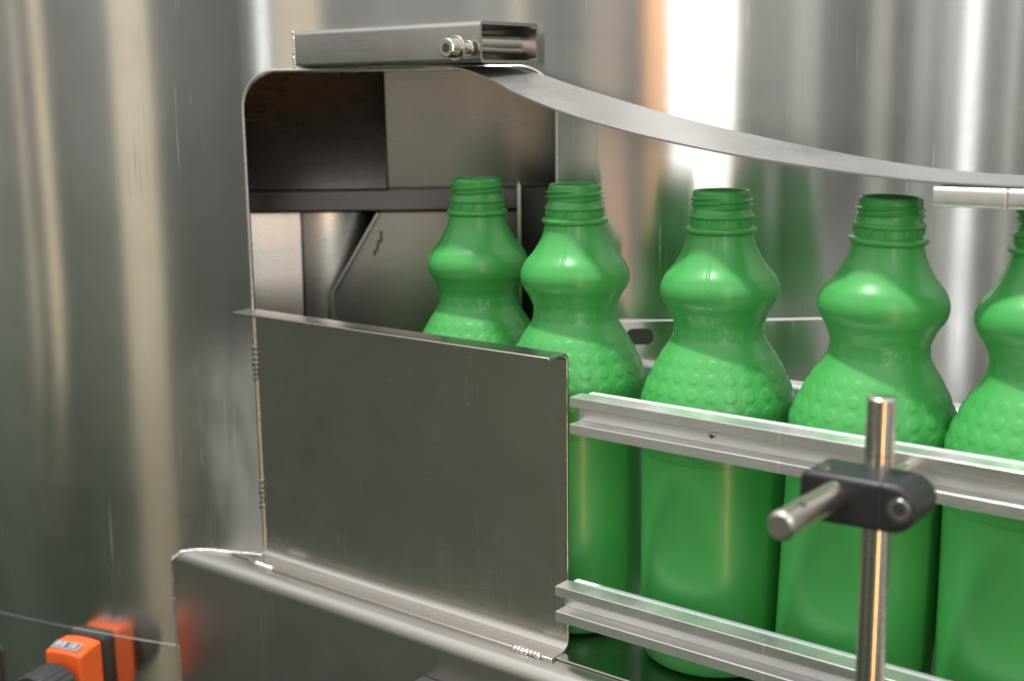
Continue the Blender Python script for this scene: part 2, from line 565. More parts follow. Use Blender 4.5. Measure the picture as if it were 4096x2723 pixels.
# the low apron on the drum behind the bottles, with its slotted hole
ap_z1 = 0.1885
def apron():
    v, f = [], []
    a0, a1 = math.asin((0.036 - XC) / RD), math.asin((0.262 - XC) / RD)
    n = 30
    prof = [(RD + 0.0035, -0.002), (RD + 0.0035, ap_z1 - 0.002), (RD + 0.0028, ap_z1 - 0.0005), (RD + 0.0018, ap_z1), (RD + 0.0003, ap_z1)]
    for k in range(n + 1):
        ph = a0 + (a1 - a0) * k / n
        v += [D(ph, z, r) for r, z in prof]
    m_ = len(prof)
    for k in range(n):
        for i in range(m_ - 1):
            f.append((k * m_ + i, (k + 1) * m_ + i, (k + 1) * m_ + i + 1, k * m_ + i + 1))
    f.append(tuple(range(m_)))
    f.append(tuple(n * m_ + i for i in range(m_)))
    return v, f
obj('apron', *apron(), m_drum, drum, sharp=50)
def slot(c_ph, z, wl, wh, r):
    v, f = [], []
    n = 24
    for k in range(n):
        th = 2 * math.pi * k / n
        x = math.cos(th) * wh + (wl if math.cos(th) > 0 else -wl)
        v.append(D(c_ph + x / RD, z + math.sin(th) * wh, r))
    v2 = [Vector(q) + Vector((0, -0.0006, 0)) for q in v]
    return v + v2, [tuple(range(n, 2 * n))] + [(i, (i + 1) % n, n + (i + 1) % n, n + i) for i in range(n)]
obj('slot', *slot(math.asin((0.0905 - XC) / RD), 0.1765, 0.004, 0.0058, RD + 0.0036), m_dark, drum)

# ------------------------------------------------------------------ conveyor frame and deck
fr_loc = W(0.45, 0.66, -0.25)
frame = thing('conveyor_frame', 'stainless conveyor bed with rounded edge running out of the drum under the bottles', 'conveyor', fr_loc)
arc = [Vector((0.5935 - 0.0105 * math.cos(t), -0.0125 + 0.0105 * math.sin(t))) for t in [math.pi / 2 * i / 10 for i in range(11)]]
prof = [(0.5830, -0.25)] + [tuple(q) for q in arc] + [(0.6000, -0.002), (0.6000, -0.02), (0.752, -0.02), (0.752, -0.25)]
obj('side_channel', *prism(prof, -0.40, 0.87, W, 1), m_frame, frame, sharp=30)
obj('deck', *prism([(0.6006, -0.018), (0.6006, -0.0008), (0.6010, -0.0004), (0.7505, -0.0004), (0.7505, -0.018)], -0.40, 0.80, W), m_deck, frame)
# weld round the frame where it meets the drum
def drum_a(p):            # 'a' where the line p = const meets the drum
    # |CV*a+NR*p - C| = R
    dx, dy = NR.x * p - XC, NR.y * p - YC
    b = dx * CV.x + dy * CV.y
    c = dx * dx + dy * dy - RD * RD
    s = math.sqrt(b * b - c)
    return -b - s
wp = []
for p, z in [(0.5826, -0.115), (0.5826, -0.013), (0.5852, -0.0058), (0.5895, -0.0028), (0.595, -0.0012), (0.603, -0.0012), (0.6115, -0.0012)]:
    q = W(drum_a(p), p, z)
    wp.append(q)
for i in range(len(wp) - 1):
    d = (wp[i + 1] - wp[i]).length
    nvec = (Vector((wp[i].x - XC, wp[i].y - YC, 0)).normalized() + Vector((0, 0, 0.7 if i else 0)) - NR * (0.8 if i == 0 else 0)).normalized()
    weld('weld_bead', frame, fr_loc, wp[i], wp[i + 1], max(2, int(d / 0.0021)), 0.0019 if i else 0.0009, 0.0013 if i else 0.0007, nvec, m_weld if i else m_weld_dark)
# dark mounting bar bolted to the face of the frame
bar_loc = W(0.47, 0.575, -0.06)
bar = thing('mounting_bar', 'dark flat bar corner showing below the conveyor edge at the bottom of the picture', 'bar', bar_loc)
obj('plate', *prism([(0.5655, -0.075), (0.5655, -0.0335), (0.5828, -0.0335), (0.5828, -0.075)], 0.36, 0.5425, W), m_dark, bar, bevel=0.0012)
for a in (0.52, 0.40):
    obj('screw', *lathe([(0, 0.005), (0.003, 0.005), (0.004, 0.0042)], W(a, 0.5655, -0.055), -NR, 20), m_bolt, bar)

# ------------------------------------------------------------------ guard plate
A0, A1 = 0.4455, 0.7345
g_loc = W(0.59, 0.606, 0)
guard = thing('guard_plate', 'bent stainless guard plate with folded lips, welded at the drum opening', 'guard', g_loc)
gp = fillet([(0.5962, 0.0), (0.6135, 0.0), (0.6135, 0.1905), (0.5952, 0.1897)], [0.0075, 0.0035], 8)
v, f = sheet_prism(gp, -0.002, A0, A1 - 0.0005, W, 1)
obj('sheet', v, f, m_sheet, guard, sharp=40, bevel=0.0005)
# lip end that reaches past the edge of the opening
for (q0, q1, n) in ((W(0.7255, 0.5965, -0.0004), W(0.7065, 0.5962, -0.0004), 7), (W(0.4765, 0.5962, -0.0004), W(0.4545, 0.5962, -0.0004), 7)):
    weld('weld_bead', guard, g_loc, q0, q1, n, 0.0024, 0.0016, Vector((0, 0, 1)) - NR * 0.7)
for z0, z1, n in ((0.164, 0.137, 7), (0.060, 0.037, 6)):
    q0 = W(drum_a(0.6126) - 0.0008, 0.6120, z0)
    q1 = W(drum_a(0.6126) - 0.0008, 0.6120, z1)
    weld('weld_bead', guard, g_loc, q0, q1, n, 0.0022, 0.0009, -NR - CV * 0.6, m_weld_dark)

# ------------------------------------------------------------------ guide rails
def rail(name, label, a0, a1, pf, z1, sgn, liner_off, group='aluminium guide rails', screws=()):
    """C-channel of aluminium with a white wear strip on the bottle side; sgn=+1 front rail, -1 rear rail"""
    loc = W((a0 + a1) / 2, pf, z1 - 0.0228)
    t = thing(name, label, 'rail', loc, group)
    P = lambda u: pf + sgn * u
    h = 0.0228
    out = [(0, 0), (0, -0.0064), (0.0098, -0.0064), (0.0098, -0.0165), (0, -0.0165), (0, -h), (0.0128, -h), (0.0128, 0)]
    pr = [(P(u), z1 + z) for u, z in out]
    obj('channel', *prism(pr, a0, a1, W), m_alu, t, bevel=0.0005, sharp=25)
    li = [(0.0131, -0.0215), (0.0131, -0.0018), (0.0118, 0.0004), (0.0118, 0.0016), (0.0172, 0.0016), (0.0182, 0.0004), (0.0182, -0.0215)]
    li = [(0.0130, -0.0215), (0.0130, 0.0003), (0.0172, 0.0003), (0.0184, -0.0009), (0.0184, -0.0215)]
    obj('wear_strip', *prism([(P(u), z1 + z) for u, z in li], a0, a1 - 0.0050, W), m_liner, t, sharp=25)
    for a in screws:
        s = obj('screw', *lathe([(0, 0.0024), (0.0010, 0.0024), (0.0013, 0.0019)], W(a, P(0.0098), z1 - 0.0115), -NR * sgn, 20), m_bolt, t)
        obj('hole', *lathe([(0.0013, 0.0013), (0.0014, 0.0013)], W(a, P(0.0098), z1 - 0.0115), -NR * sgn, 6), m_dark, s, origin=loc)
    return t
rail('guide_rail', 'upper front aluminium guide rail with white strip, crossing the bottle shoulders', -0.30, 0.4312, 0.5960, 0.1700, 1, 0, screws=(0.340,))
rail('guide_rail', 'lower front aluminium guide rail with white strip, near the bottle bases', -0.30, 0.4420, 0.5953, 0.0496, 1, 0)
rail('guide_rail', 'rear guide rail seen only in the gaps behind the green bottles', -0.30, 0.4900, 0.7345, 0.1645, -1, 0)

# ------------------------------------------------------------------ green bottles
prof_body = [(0.0, 0.0345), (0.0003, 0.0385), (0.0012, 0.0412), (0.0032, 0.0436), (0.0065, 0.0449), (0.011, 0.0455), (0.02, 0.0456), (0.06, 0.0456),
             (0.126, 0.0456), (0.1330, 0.04565), (0.1400, 0.0459), (0.147, 0.0461), (0.1540, 0.0463), (0.1605, 0.0464),
             (0.1660, 0.0457), (0.1705, 0.0444), (0.1759, 0.0421), (0.1814, 0.0396), (0.1867, 0.0369), (0.1921, 0.0338), (0.1977, 0.0302),
             (0.2030, 0.0275), (0.2084, 0.0268), (0.2137, 0.0281), (0.2190, 0.0306), (0.2232, 0.0334), (0.2270, 0.0349), (0.2302, 0.0353),
             (0.2335, 0.0349), (0.2368, 0.0337), (0.2401, 0.0319), (0.2464, 0.0267), (0.2548, 0.0219), (0.2634, 0.0191), (0.2645, 0.0190)]
def catmull(P, n):
    res = []
    for i in range(len(P) - 1):
        p0, p1, p2, p3 = P[max(i - 1, 0)], P[i], P[i + 1], P[min(i + 2, len(P) - 1)]
        d = math.hypot(p2[0] - p1[0], p2[1] - p1[1])
        k = max(1, min(14, int(round(d / 0.0007)))) if not (0.005 < p1[0] < 0.12) else 2
        for j in range(k):
            t = j / k
            def cr_(a, b, c, d_):
                return 0.5 * (2 * b + (c - a) * t + (2 * a - 5 * b + 4 * c - d_) * t * t + (3 * b - a - 3 * c + d_) * t ** 3)
            if d > 0.03 or (p1[0] < 0.02):
                res.append((p1[0] + (p2[0] - p1[0]) * t, p1[1] + (p2[1] - p1[1]) * t))
            else:
                res.append((cr_(p0[0], p1[0], p2[0], p3[0]), cr_(p0[1], p1[1], p2[1], p3[1])))
    res.append(P[-1])
    return res
rows = catmull(prof_body, 6)
def rad_at(z):
    for i in range(len(rows) - 1):
        if rows[i][0] <= z <= rows[i + 1][0]:
            t = (z - rows[i][0]) / max(1e-9, rows[i + 1][0] - rows[i][0])
            return rows[i][1] + t * (rows[i + 1][1] - rows[i][1])
    return rows[-1][1]
# raised dots on the shoulder: (z, half width, height, count, phase)
dots = [(0.1530, 0.0042, 0.00026, 24, 0.0), (0.1640, 0.0043, 0.00036, 24, 0.0), (0.1740, 0.0042, 0.00038, 24, 0.0), (0.1828, 0.0038, 0.00034, 24, 0.0), (0.1908, 0.0032, 0.00020, 24, 0.0),
        (0.2060, 0.0031, 0.00028, 20, 0.0), (0.2150, 0.0030, 0.00018, 20, 0.0)]
SEG = 384
def build_bottle_mesh():
    arcs = [0.0]
    for i in range(1, len(rows)):
        arcs.append(arcs[-1] + math.hypot(rows[i][0] - rows[i - 1][0], rows[i][1] - rows[i - 1][1]))
    def arc_of(z):
        for i in range(len(rows) - 1):
            if rows[i][0] <= z <= rows[i + 1][0]:
                t = (z - rows[i][0]) / max(1e-9, rows[i + 1][0] - rows[i][0])
                return arcs[i] + t * (arcs[i + 1] - arcs[i])
        return arcs[-1]
    darc = [(arc_of(z), rad_at(z), hw, h, n, ph) for z, hw, h, n, ph in dots]
    v, f = [], []
    for i, (z, r) in enumerate(rows):
        p0, p1 = rows[max(i - 1, 0)], rows[min(i + 1, len(rows) - 1)]
        tz, tr = p1[0] - p0[0], p1[1] - p0[1]
        l = math.hypot(tz, tr)
        nz, nr_ = -tr / l, tz / l
        for k in range(SEG):
            th = 2 * math.pi * k / SEG
            h = 0.0
            for (da, dr, hw, hh, n, ph) in darc:
                ds = arcs[i] - da
                if abs(ds) < hw:
                    st = 2 * math.pi / n
                    dth = ((th - ph + st / 2) % st) - st / 2
                    q = math.hypot(ds, dth * dr) / hw
                    if q < 1:
                        e_ = min(1.0, (1 - q) / 0.32)
                        h += hh * e_ * e_ * (3 - 2 * e_)
            if z > 0.008:                      # mould seam
                for s0 in (0.13, 0.13 + math.pi):
                    dth = (th - s0 + math.pi) % (2 * math.pi) - math.pi
                    if abs(dth) * r < 0.0006:
                        h += 0.00024
            rr = r + nr_ * h
            v.append((rr * math.cos(th), rr * math.sin(th), z + nz * h))
    for i in range(len(rows) - 1):
        for k in range(SEG):
            j = (k + 1) % SEG
            f.append((i * SEG + k, i * SEG + j, (i + 1) * SEG + j, (i + 1) * SEG + k))
    f.append(tuple(range(SEG)))
    return v, f
def build_neck():
    """neck finish with a two-start thread, tamper bead and the bore"""
    seg = 144
    zs = [0.2678 + (0.2892 - 0.2678) * i / 90 for i in range(91)]
    v, f = [], []
    def base(z):
        r = 0.0181
        r += 0.0014 * max(0.0, 1 - abs(z - 0.2742) / 0.0016) ** 0.7 if abs(z - 0.2742) < 0.0016 else 0
        if z > 0.2760:
            r = 0.0181 - 0.0012 * min(1, (z - 0.2760) / 0.0025)
        if z > 0.2872:
            r = 0.0169 - 0.0010 * ((z - 0.2872) / 0.002) ** 1.4
        return r
    pitch = 0.0062
    for z in zs:
        for k in range(seg):
            th = 2 * math.pi * k / seg
            r = base(z)
            for st in (0, math.pi):
                # helix: z = z0 + pitch*turn, over 0.85 turn each start
                for w_ in (0, 1):
                    turn = ((th + st) % (2 * math.pi)) / (2 * math.pi) + w_
                    if turn > 1.05:
                        continue
                    zc = 0.2790 + pitch * turn
                    fade = min(1, turn / 0.08, (1.05 - turn) / 0.08)
                    q = abs(z - zc) / 0.00100
                    if q < 1:
                        r = max(r, base(z) + 0.00175 * fade * (1 - q ** 1.5))
            v.append((r * math.cos(th), r * math.sin(th), z))
    ri = [(0.2892, 0.01555), (0.2890, 0.0149), (0.2880, 0.0148), (0.262, 0.0150), (0.250, 0.020)]
    n0 = len(zs)
    for z, r in ri:
        for k in range(seg):
            th = 2 * math.pi * k / seg
            v.append((r * math.cos(th), r * math.sin(th), z))
    for i in range(n0 + len(ri) - 1):
        for k in range(seg):
            j = (k + 1) % seg
            f.append((i * seg + k, i * seg + j, (i + 1) * seg + j, (i + 1) * seg + k))
    return v, f
def lathe_z(profile, seg=96):
    v, f = lathe(profile, (0, 0, 0), (0, 0, 1), seg, False, False, ref=(1, 0, 0))
    return v, f
ring_prof = [(0.2640, 0.0188), (0.2645, 0.0203), (0.2652, 0.0211), (0.2662, 0.02135), (0.2670, 0.0211), (0.2677, 0.0203), (0.2681, 0.0180)]
spots = [(0.5702, 0.6800, 0.35, 'first green bottle, farthest back inside the drum opening behind the guard plate'),
         (0.4776, 0.6670, 1.15, 'second green bottle, half hidden by the right end of the guard plate'),
         (0.3716, 0.6670, -2.09, 'middle green bottle, third from the drum, behind the left part of the guide rails'),
         (0.2795, 0.6670, 2.30, 'fourth green bottle from the drum, directly behind the upright clamp rod'),
         (0.1835, 0.6670, 3.00, 'last green bottle, nearest the camera and cut off by the right edge')]
GB = 'open green plastic bottles in a row on the conveyor'
first = thing('bottle', spots[0][3], 'bottle', (0, 0, 0), GB)
bv, bf = build_bottle_mesh()
b_body = obj('body', bv, bf, m_green, first, sharp=180)
b_neck = obj('threaded_neck', *build_neck(), m_green, first, sharp=70)
b_ring = obj('neck_ring', *lathe_z(ring_prof), m_green, first, sharp=180)
lug = []
for k in range(12):
    th = 2 * math.pi * k / 12
    e1 = Vector((math.cos(th), math.sin(th), 0))
    e2 = Vector((-math.sin(th), math.cos(th), 0))
    c = e1 * 0.01835 + Vector((0, 0, 0.2713))
    q = []
    for sx in (-1, 1):
        for sy in (-1, 1):
            for sz in (-1, 1):
                q.append(c + e1 * (0.0006 * sx) + e2 * (0.0009 * sy) + Vector((0, 0, 0.0016 * sz)))
    lug.append((q, [(0, 1, 3, 2), (4, 6, 7, 5), (0, 4, 5, 1), (2, 3, 7, 6), (0, 2, 6, 4), (1, 5, 7, 3)]))
lug_data = [obj('ratchet_lug', *l_, m_green, b_neck, origin=(0, 0, 0)) for l_ in lug[:1]]
lug_mesh = lug_data[0].data
for k in range(1, 12):
    o = lug_data[0].copy()
    COL.objects.link(o)
    o.parent = b_neck
    o.rotation_euler = (0, 0, 2 * math.pi * k / 12)
def copy_tree(o, parent=None):
    c = o.copy()
    COL.objects.link(c)
    c.parent = parent
    for ch in list(o.children):
        copy_tree(ch, c)
    return c
bottles = [first]
for i in range(1, 5):
    bottles.append(copy_tree(first))
for o, (a, p, rz, lab) in zip(bottles, spots):
    o.location = W(a, p, 0.0)
    o.rotation_euler = (0, 0, rz)
    if rz == 2.30:                       # this one leans a little towards its neighbour
        o.rotation_euler = (Matrix.Rotation(0.0395, 3, NR) @ Matrix.Rotation(rz, 3, 'Z')).to_euler()
        o.location.z = 0.0004
    o['label'] = lab

# ------------------------------------------------------------------ box above the opening with its roller pin
bx_loc = W(0.60, 0.66, 0.3655)
box = thing('strap_housing', 'open-ended stainless box above the drum opening that holds the curved strap', 'housing', bx_loc)
def rrect(u0, u1, v0, v1, r, n=6):
    out = []
    for cx_, cy_, s in ((u1 - r, v1 - r, 0), (u0 + r, v1 - r, 1), (u0 + r, v0 + r, 2), (u1 - r, v0 + r, 3)):
        for k in range(n + 1):
            th = math.pi / 2 * (s + k / n)
            out.append((cx_ + r * math.cos(th), cy_ + r * math.sin(th)))
    return out
o_ = rrect(0.630, 0.690, 0.3652, 0.3910, 0.0035)
i_ = rrect(0.632, 0.688, 0.3672, 0.3890, 0.0018)
n = len(o_)
v, f = [], []
for a in (0.5235, 0.712):
    v += [W(a, *q) for q in o_] + [W(a, *q) for q in i_]
for k in range(n):
    j = (k + 1) % n
    f += [(k, j, 2 * n + j, 2 * n + k), (n + j, n + k, 3 * n + k, 3 * n + j), (k, n + k, n + j, j), (2 * n + k, 2 * n + j, 3 * n + j, 3 * n + k)]
obj('tube', v, f, m_box, box, sharp=40)
# slot in the front wall
def slot_front(ac, zc, half, r, pf):
    v = []
    n_ = 28
    for k in range(n_):
        th = 2 * math.pi * k / n_
        c = math.cos(th)
        v.append((ac + c * r + (half if c > 0 else -half), zc + math.sin(th) * r))
    vv = [W(a, pf, z) for a, z in v] + [W(a, pf + 0.0012, z) for a, z in v]
    return vv, [tuple(range(n_))] + [(i, (i + 1) % n_, n_ + (i + 1) % n_, n_ + i) for i in range(n_)]
obj('slot', *slot_front(0.5325, 0.3745, 0.0030, 0.0042, 0.6296), m_dark, box)
obj('roller', *lathe([(0, 0.0062), (0.056, 0.0062)], W(0.5355, 0.632, 0.3775), NR, 40), m_rod, box)
obj('reflector_plate', *prism([(0.6322, 0.3674), (0.6878, 0.3674), (0.6878, 0.3888), (0.6322, 0.3888)], 0.5680, 0.5700, W), m_box, box)  # added to mirror the hall and lighten the open end
b_ = obj('bolt', *lathe([(-0.0215, 0.0035), (-0.004, 0.0035)], W(0.5318, 0.6390, 0.3742), NR, 20), m_bolt, box)
hd = [(-0.0320, 0.0030), (-0.0320, 0.0052), (-0.0312, 0.0060), (-0.0240, 0.0062), (-0.0238, 0.0062)]
obj('bolt_head', *lathe(hd, W(0.5318, 0.6390, 0.3742), NR, 32), m_bolt, b_, origin=bx_loc)
obj('socket', *lathe([(-0.0321, 0.0032), (-0.0290, 0.0030)], W(0.5318, 0.6390, 0.3742), NR, 6), m_dark, b_, origin=bx_loc)
obj('washer', *lathe([(-0.0238, 0.0078), (-0.0222, 0.0078)], W(0.5318, 0.6390, 0.3742), NR, 32), m_bolt, b_, origin=bx_loc, bevel=0.0003)
obj('nut', *lathe([(-0.0125, 0.0050), (-0.0060, 0.0050)], W(0.5318, 0.6390, 0.3742), NR, 24), m_bolt, b_, origin=bx_loc, bevel=0.0003)
weld('weld_bead', box, bx_loc, W(drum_a(0.630) + 0.0002, 0.6300, 0.3655), W(drum_a(0.630) + 0.0002, 0.6300, 0.3905), 13, 0.0013, 0.0010, -NR - CV * 0.8)

# ------------------------------------------------------------------ curved steel strap above the bottle necks
st = [(0.575, 0.3640, 0.3640), (0.545, 0.3626, 0.3632), (0.520, 0.3556, 0.3587), (0.500, 0.3471, 0.3530), (0.475, 0.3386, 0.3462), (0.450, 0.3316, 0.3398), (0.420, 0.3248, 0.3324), (0.390, 0.3190, 0.3259), (0.360, 0.3140, 0.3202), (0.330, 0.3099, 0.3149), (0.300, 0.3064, 0.3100), (0.270, 0.3033, 0.3059), (0.240, 0.3009, 0.3029), (0.210, 0.3000, 0.3016), (0.180, 0.2996, 0.3011), (0.10, 0.2990, 0.3005), (-0.28, 0.2990, 0.3005)]
path = []
for i in range(len(st) - 1):
    p0, p1, p2, p3 = st[max(i - 1, 0)], st[i], st[i + 1], st[min(i + 2, len(st) - 1)]
    for j in range(6):
        t = j / 6
        path.append([0.5 * (2 * p1[c] + (p2[c] - p0[c]) * t + (2 * p0[c] - 5 * p1[c] + 4 * p2[c] - p3[c]) * t * t + (3 * p1[c] - p0[c] - 3 * p2[c] + p3[c]) * t ** 3) for c in (0, 1, 2)])
path.append(list(st[-1]))
sv, sf = [], []
NS = 4
for a, zl, zr in path:
    for th in (0.0, -0.0011):
        for k in range(NS + 1):
            sv.append(W(a, 0.6345 + 0.052 * k / NS, zl + (zr - zl) * k / NS + th))
RW = 2 * (NS + 1)
for i in range(len(path) - 1):
    b0, b1 = i * RW, (i + 1) * RW
    for k in range(NS):
        sf.append((b0 + k, b0 + k + 1, b1 + k + 1, b1 + k))
        sf.append((b0 + NS + 1 + k, b1 + NS + 1 + k, b1 + NS + 2 + k, b0 + NS + 2 + k))
    sf.append((b0, b1, b1 + NS + 1, b0 + NS + 1))
    sf.append((b0 + NS, b0 + 2 * NS + 1, b1 + 2 * NS + 1, b1 + NS))
s_loc = W(0.33, 0.66, 0.3)
strap = thing('steel_strap', 'curved flat steel strap sloping down above the bottle necks', 'strap', s_loc)
obj('band', sv, sf, m_strap, strap, sharp=40)
bk_loc = W(0.16, 0.66, 0.289)
blk = thing('strap_support', 'bright aluminium bar carrying the low end of the curved strap', 'bar', bk_loc)
for a0, a1 in ((0.1972, 0.2335), (-0.28, 0.1968)):
    obj('bar', *prism(rrect(0.6335, 0.6760, 0.2882, 0.2982, 0.0022, 5), a0, a1, W), m_block, blk, sharp=40, bevel=0.0005)

# ------------------------------------------------------------------ clamp with upright rod and cross rod
rod_loc = W(0.2117, 0.526, -0.10)
rod = thing('upright_rod', 'upright polished steel rod standing in front of the guide rails', 'rod', rod_loc)
obj('shaft', *lathe([(-0.05, 0.0065), (0.3138, 0.0065), (0.3146, 0.0057)], W(0.2117, 0.526, -0.10), (0, 0, 1), 40), m_rod, rod, sharp=40)
for z in (0.2885,):
    obj('scribed_line', *lathe([(z, 0.00657), (z + 0.0004, 0.00657)], W(0.2117, 0.526, -0.10), (0, 0, 1), 40, False, False), m_dark, rod)
cr_loc = W(0.2240, 0.53, 0.1735)
crod = thing('cross_rod', 'short horizontal steel rod pointing at the camera from the black clamp', 'rod', cr_loc)
obj('shaft', *lathe([(0, 0.0050), (0.0014, 0.0063), (0.078, 0.0063)], W(0.2240, 0.4550, 0.1722), NR, 40), m_rod, crod, sharp=30)
obj('cross_hole', *lathe([(0.0060, 0.0019), (0.0065, 0.0019)], W(0.2240, 0.4710, 0.1722), (0.35 * CV.x * -1, 0.35 * CV.y * -1, 0.94), 20), m_dark, crod)
obj('stud', *lathe([(0.077, 0.0033), (0.1505, 0.0033)], W(0.2240, 0.4550, 0.1640), NR, 20), m_bolt, crod)
c_loc = W(0.212, 0.526, 0.16)
clamp = thing('cross_clamp', 'black plastic cross clamp gripping the upright rod and the short rod', 'clamp', c_loc)
co = []
for cx_, cz_, r, t0, t1 in ((0.2365, 0.1762, 0.0045, 0, 90), (0.1985, 0.1702, 0.0108, 90, 270), (0.2365, 0.1627, 0.0048, 270, 360)):
    for k in range(11):
        th = R_(t0 + (t1 - t0) * k / 10)
        co.append((cx_ + r * math.cos(th), cz_ + r * math.sin(th)))
v, f = prism(co, 0.5075, 0.5345, lambda p, a, z: W(a, p, z))
body = obj('body', v, f, m_black, clamp, sharp=35, bevel=0.0022, seg=3)
obj('seam', *prism([(0.2035, 0.15985), (0.2035, 0.18065), (0.2028, 0.1807), (0.2028, 0.1598)], 0.5072, 0.5348, lambda p, a, z: W(a, p, z)), m_dark, clamp)
s = obj('clamp_screw', *lathe([(0.0026, 0.0053), (0.0006, 0.0053), (-0.0004, 0.0046), (-0.0004, 0.0028), (0.0009, 0.0026), (0.0009, 0.0)], W(0.1945, 0.5072, 0.1710), NR, 32), m_bolt, clamp, sharp=40)
obj('screw_recess', *lathe([(0.0003, 0.0062), (-0.0001, 0.0062)], W(0.1945, 0.5072, 0.1710), NR, 32), m_dark, clamp)
obj('socket', *lathe([(0.0010, 0.0024), (0.0008, 0.0024)], W(0.1945, 0.5066, 0.1710), NR, 6), m_dark, s, origin=c_loc)
s2 = obj('clamp_screw', *lathe([(-0.001, 0.0044), (0.0006, 0.0042), (0.0006, 0.0026), (-0.001, 0.0024)], W(0.2335, 0.5185, 0.1807), (0, 0, 1), 28), m_bolt, clamp, sharp=40)
obj('socket', *lathe([(-0.0006, 0.0026), (-0.0002, 0.0026)], W(0.2335, 0.5185, 0.1810), (0, 0, 1), 6), m_dark, s2, origin=c_loc)

# ------------------------------------------------------------------ position indicator on the drum, bottom left
PH = math.asin((-0.345 - XC) / RD)
IN = Vector((math.sin(PH), -math.cos(PH), 0))
IT = Vector((math.cos(PH), math.sin(PH), 0))
G0 = Vector((-0.334, 0.984, -0.086))
def I(t, n, z):
    return G0 + IT * t + IN * n + Vector((0, 0, z))
ind_loc = I(-0.018, 0.0, -0.055)
ind = thing('position_indicator', 'orange counter housing with small digit window mounted on the drum', 'indicator', ind_loc)
# body: side profile (n, z) with domed top, extruded across t
sidep = fillet([(0.008, -0.055), (0.0350, -0.055), (0.0350, -0.0030), (0.0200, 0.0002), (0.008, 0.0000)], [0.003, 0.0022, 0.02], 7)
bodyp = [(q.x, q.y) for q in sidep]
v, f = prism(bodyp, -0.0360, -0.0005, lambda t, nn, z: I(t, nn, z - 0.0016 * ((t + 0.018) / 0.018) ** 2 * (1 if z > -0.02 else 0)), 8)
ib = obj('housing', v, f, m_orange, ind, sharp=60, bevel=0.0022, seg=3)
obj('gasket', *prism(rrect(-0.0372, 0.0008, -0.0562, 0.0010, 0.0045), 0.0002, 0.0082, lambda nn, t, z: I(t, nn, z)), m_black, ind, bevel=0.0006)
# counter window lies in the sloping top
p0, p1 = I(-0.018, 0.0330, -0.0021), I(-0.018, 0.0215, 0.0004)
wy = (p1 - p0).normalized()
wn = IT.cross(wy).normalized()
if wn.z < 0:
    wn = -wn
def top(t, s, h):
    return I(t, 0.0325, -0.0012) + wy * s + wn * h
def plate(t0, t1, s0, s1, h0, h1):
    v = [top(t, s_, h) for h in (h0, h1) for (t, s_) in ((t0, s0), (t1, s0), (t1, s1), (t0, s1))]
    return v, [(0, 1, 2, 3), (4, 5, 6, 7), (0, 1, 5, 4), (1, 2, 6, 5), (2, 3, 7, 6), (3, 0, 4, 7)]
wf = obj('window_frame', *plate(-0.0315, -0.0055, 0.0000, 0.0092, -0.002, 0.0006), m_winframe, ind, bevel=0.0004)
obj('window', *plate(-0.0300, -0.0070, 0.0012, 0.0080, 0.0004, 0.0008), m_window, wf, origin=ind_loc)
SEGS = {'0': 'abcdef', '1': 'bc', '3': 'abgcd', '8': 'abcdefg'}
def digit(ch, t0, s0, wd, ht, th):
    parts = []
    hh = ht / 2
    box_ = {'a': (0, wd, ht - th, ht), 'd': (0, wd, 0, th), 'g': (0, wd, hh - th / 2, hh + th / 2), 'f': (0, th, hh, ht), 'e': (0, th, 0, hh), 'b': (wd - th, wd, hh, ht), 'c': (wd - th, wd, 0, hh)}
    for k, sgm in enumerate(SEGS[ch]):
        x0, x1, y0, y1 = box_[sgm]
        parts.append(plate(t0 + x0, t0 + x1, s0 + y0, s0 + y1, 0.0008, 0.0010 + 0.00001 * k))
    return join(*parts)
for k, ch in enumerate('0010'):
    obj('digit', *digit(ch, -0.0290 + k * 0.0054, 0.0022, 0.0036, 0.0048, 0.0010), m_digit, wf, origin=ind_loc)
hub = obj('hub', *lathe([(0.0345, 0.0135), (0.0400, 0.0135), (0.0412, 0.0125)], I(-0.0180, 0, -0.0315), IN, 40), m_knob, ind, sharp=40)
kn_loc = I(-0.018, 0.045, -0.0555)
knob = thing('ribbed_knob', 'black ribbed knob on the shaft of the orange counter', 'knob', kn_loc)
kp = []
sg = 120
def knob_mesh():
    prof = [(0.0410, 0.0150), (0.0415, 0.0215), (0.0430, 0.0232), (0.0690, 0.0236), (0.0715, 0.0226), (0.0718, 0.0205), (0.0705, 0.0190), (0.0700, 0.0)]
    v, f = lathe(prof, I(-0.018, 0, -0.0315), IN, sg, True, False)
    ctr = I(-0.018, 0, -0.0315)
    out = []
    for idx, q in enumerate(v):
        row, k = divmod(idx, sg)
        d = q - ctr
        ax = IN * d.dot(IN)
        rad = d - ax
        if row in (2, 3):
            ph_ = (k % 5) / 5
            rad = rad * (1 - (0.035 if ph_ < 0.35 else 0))
        out.append(ctr + ax + rad)
    return out, f
obj('grip', *knob_mesh(), m_knob, knob, sharp=25)
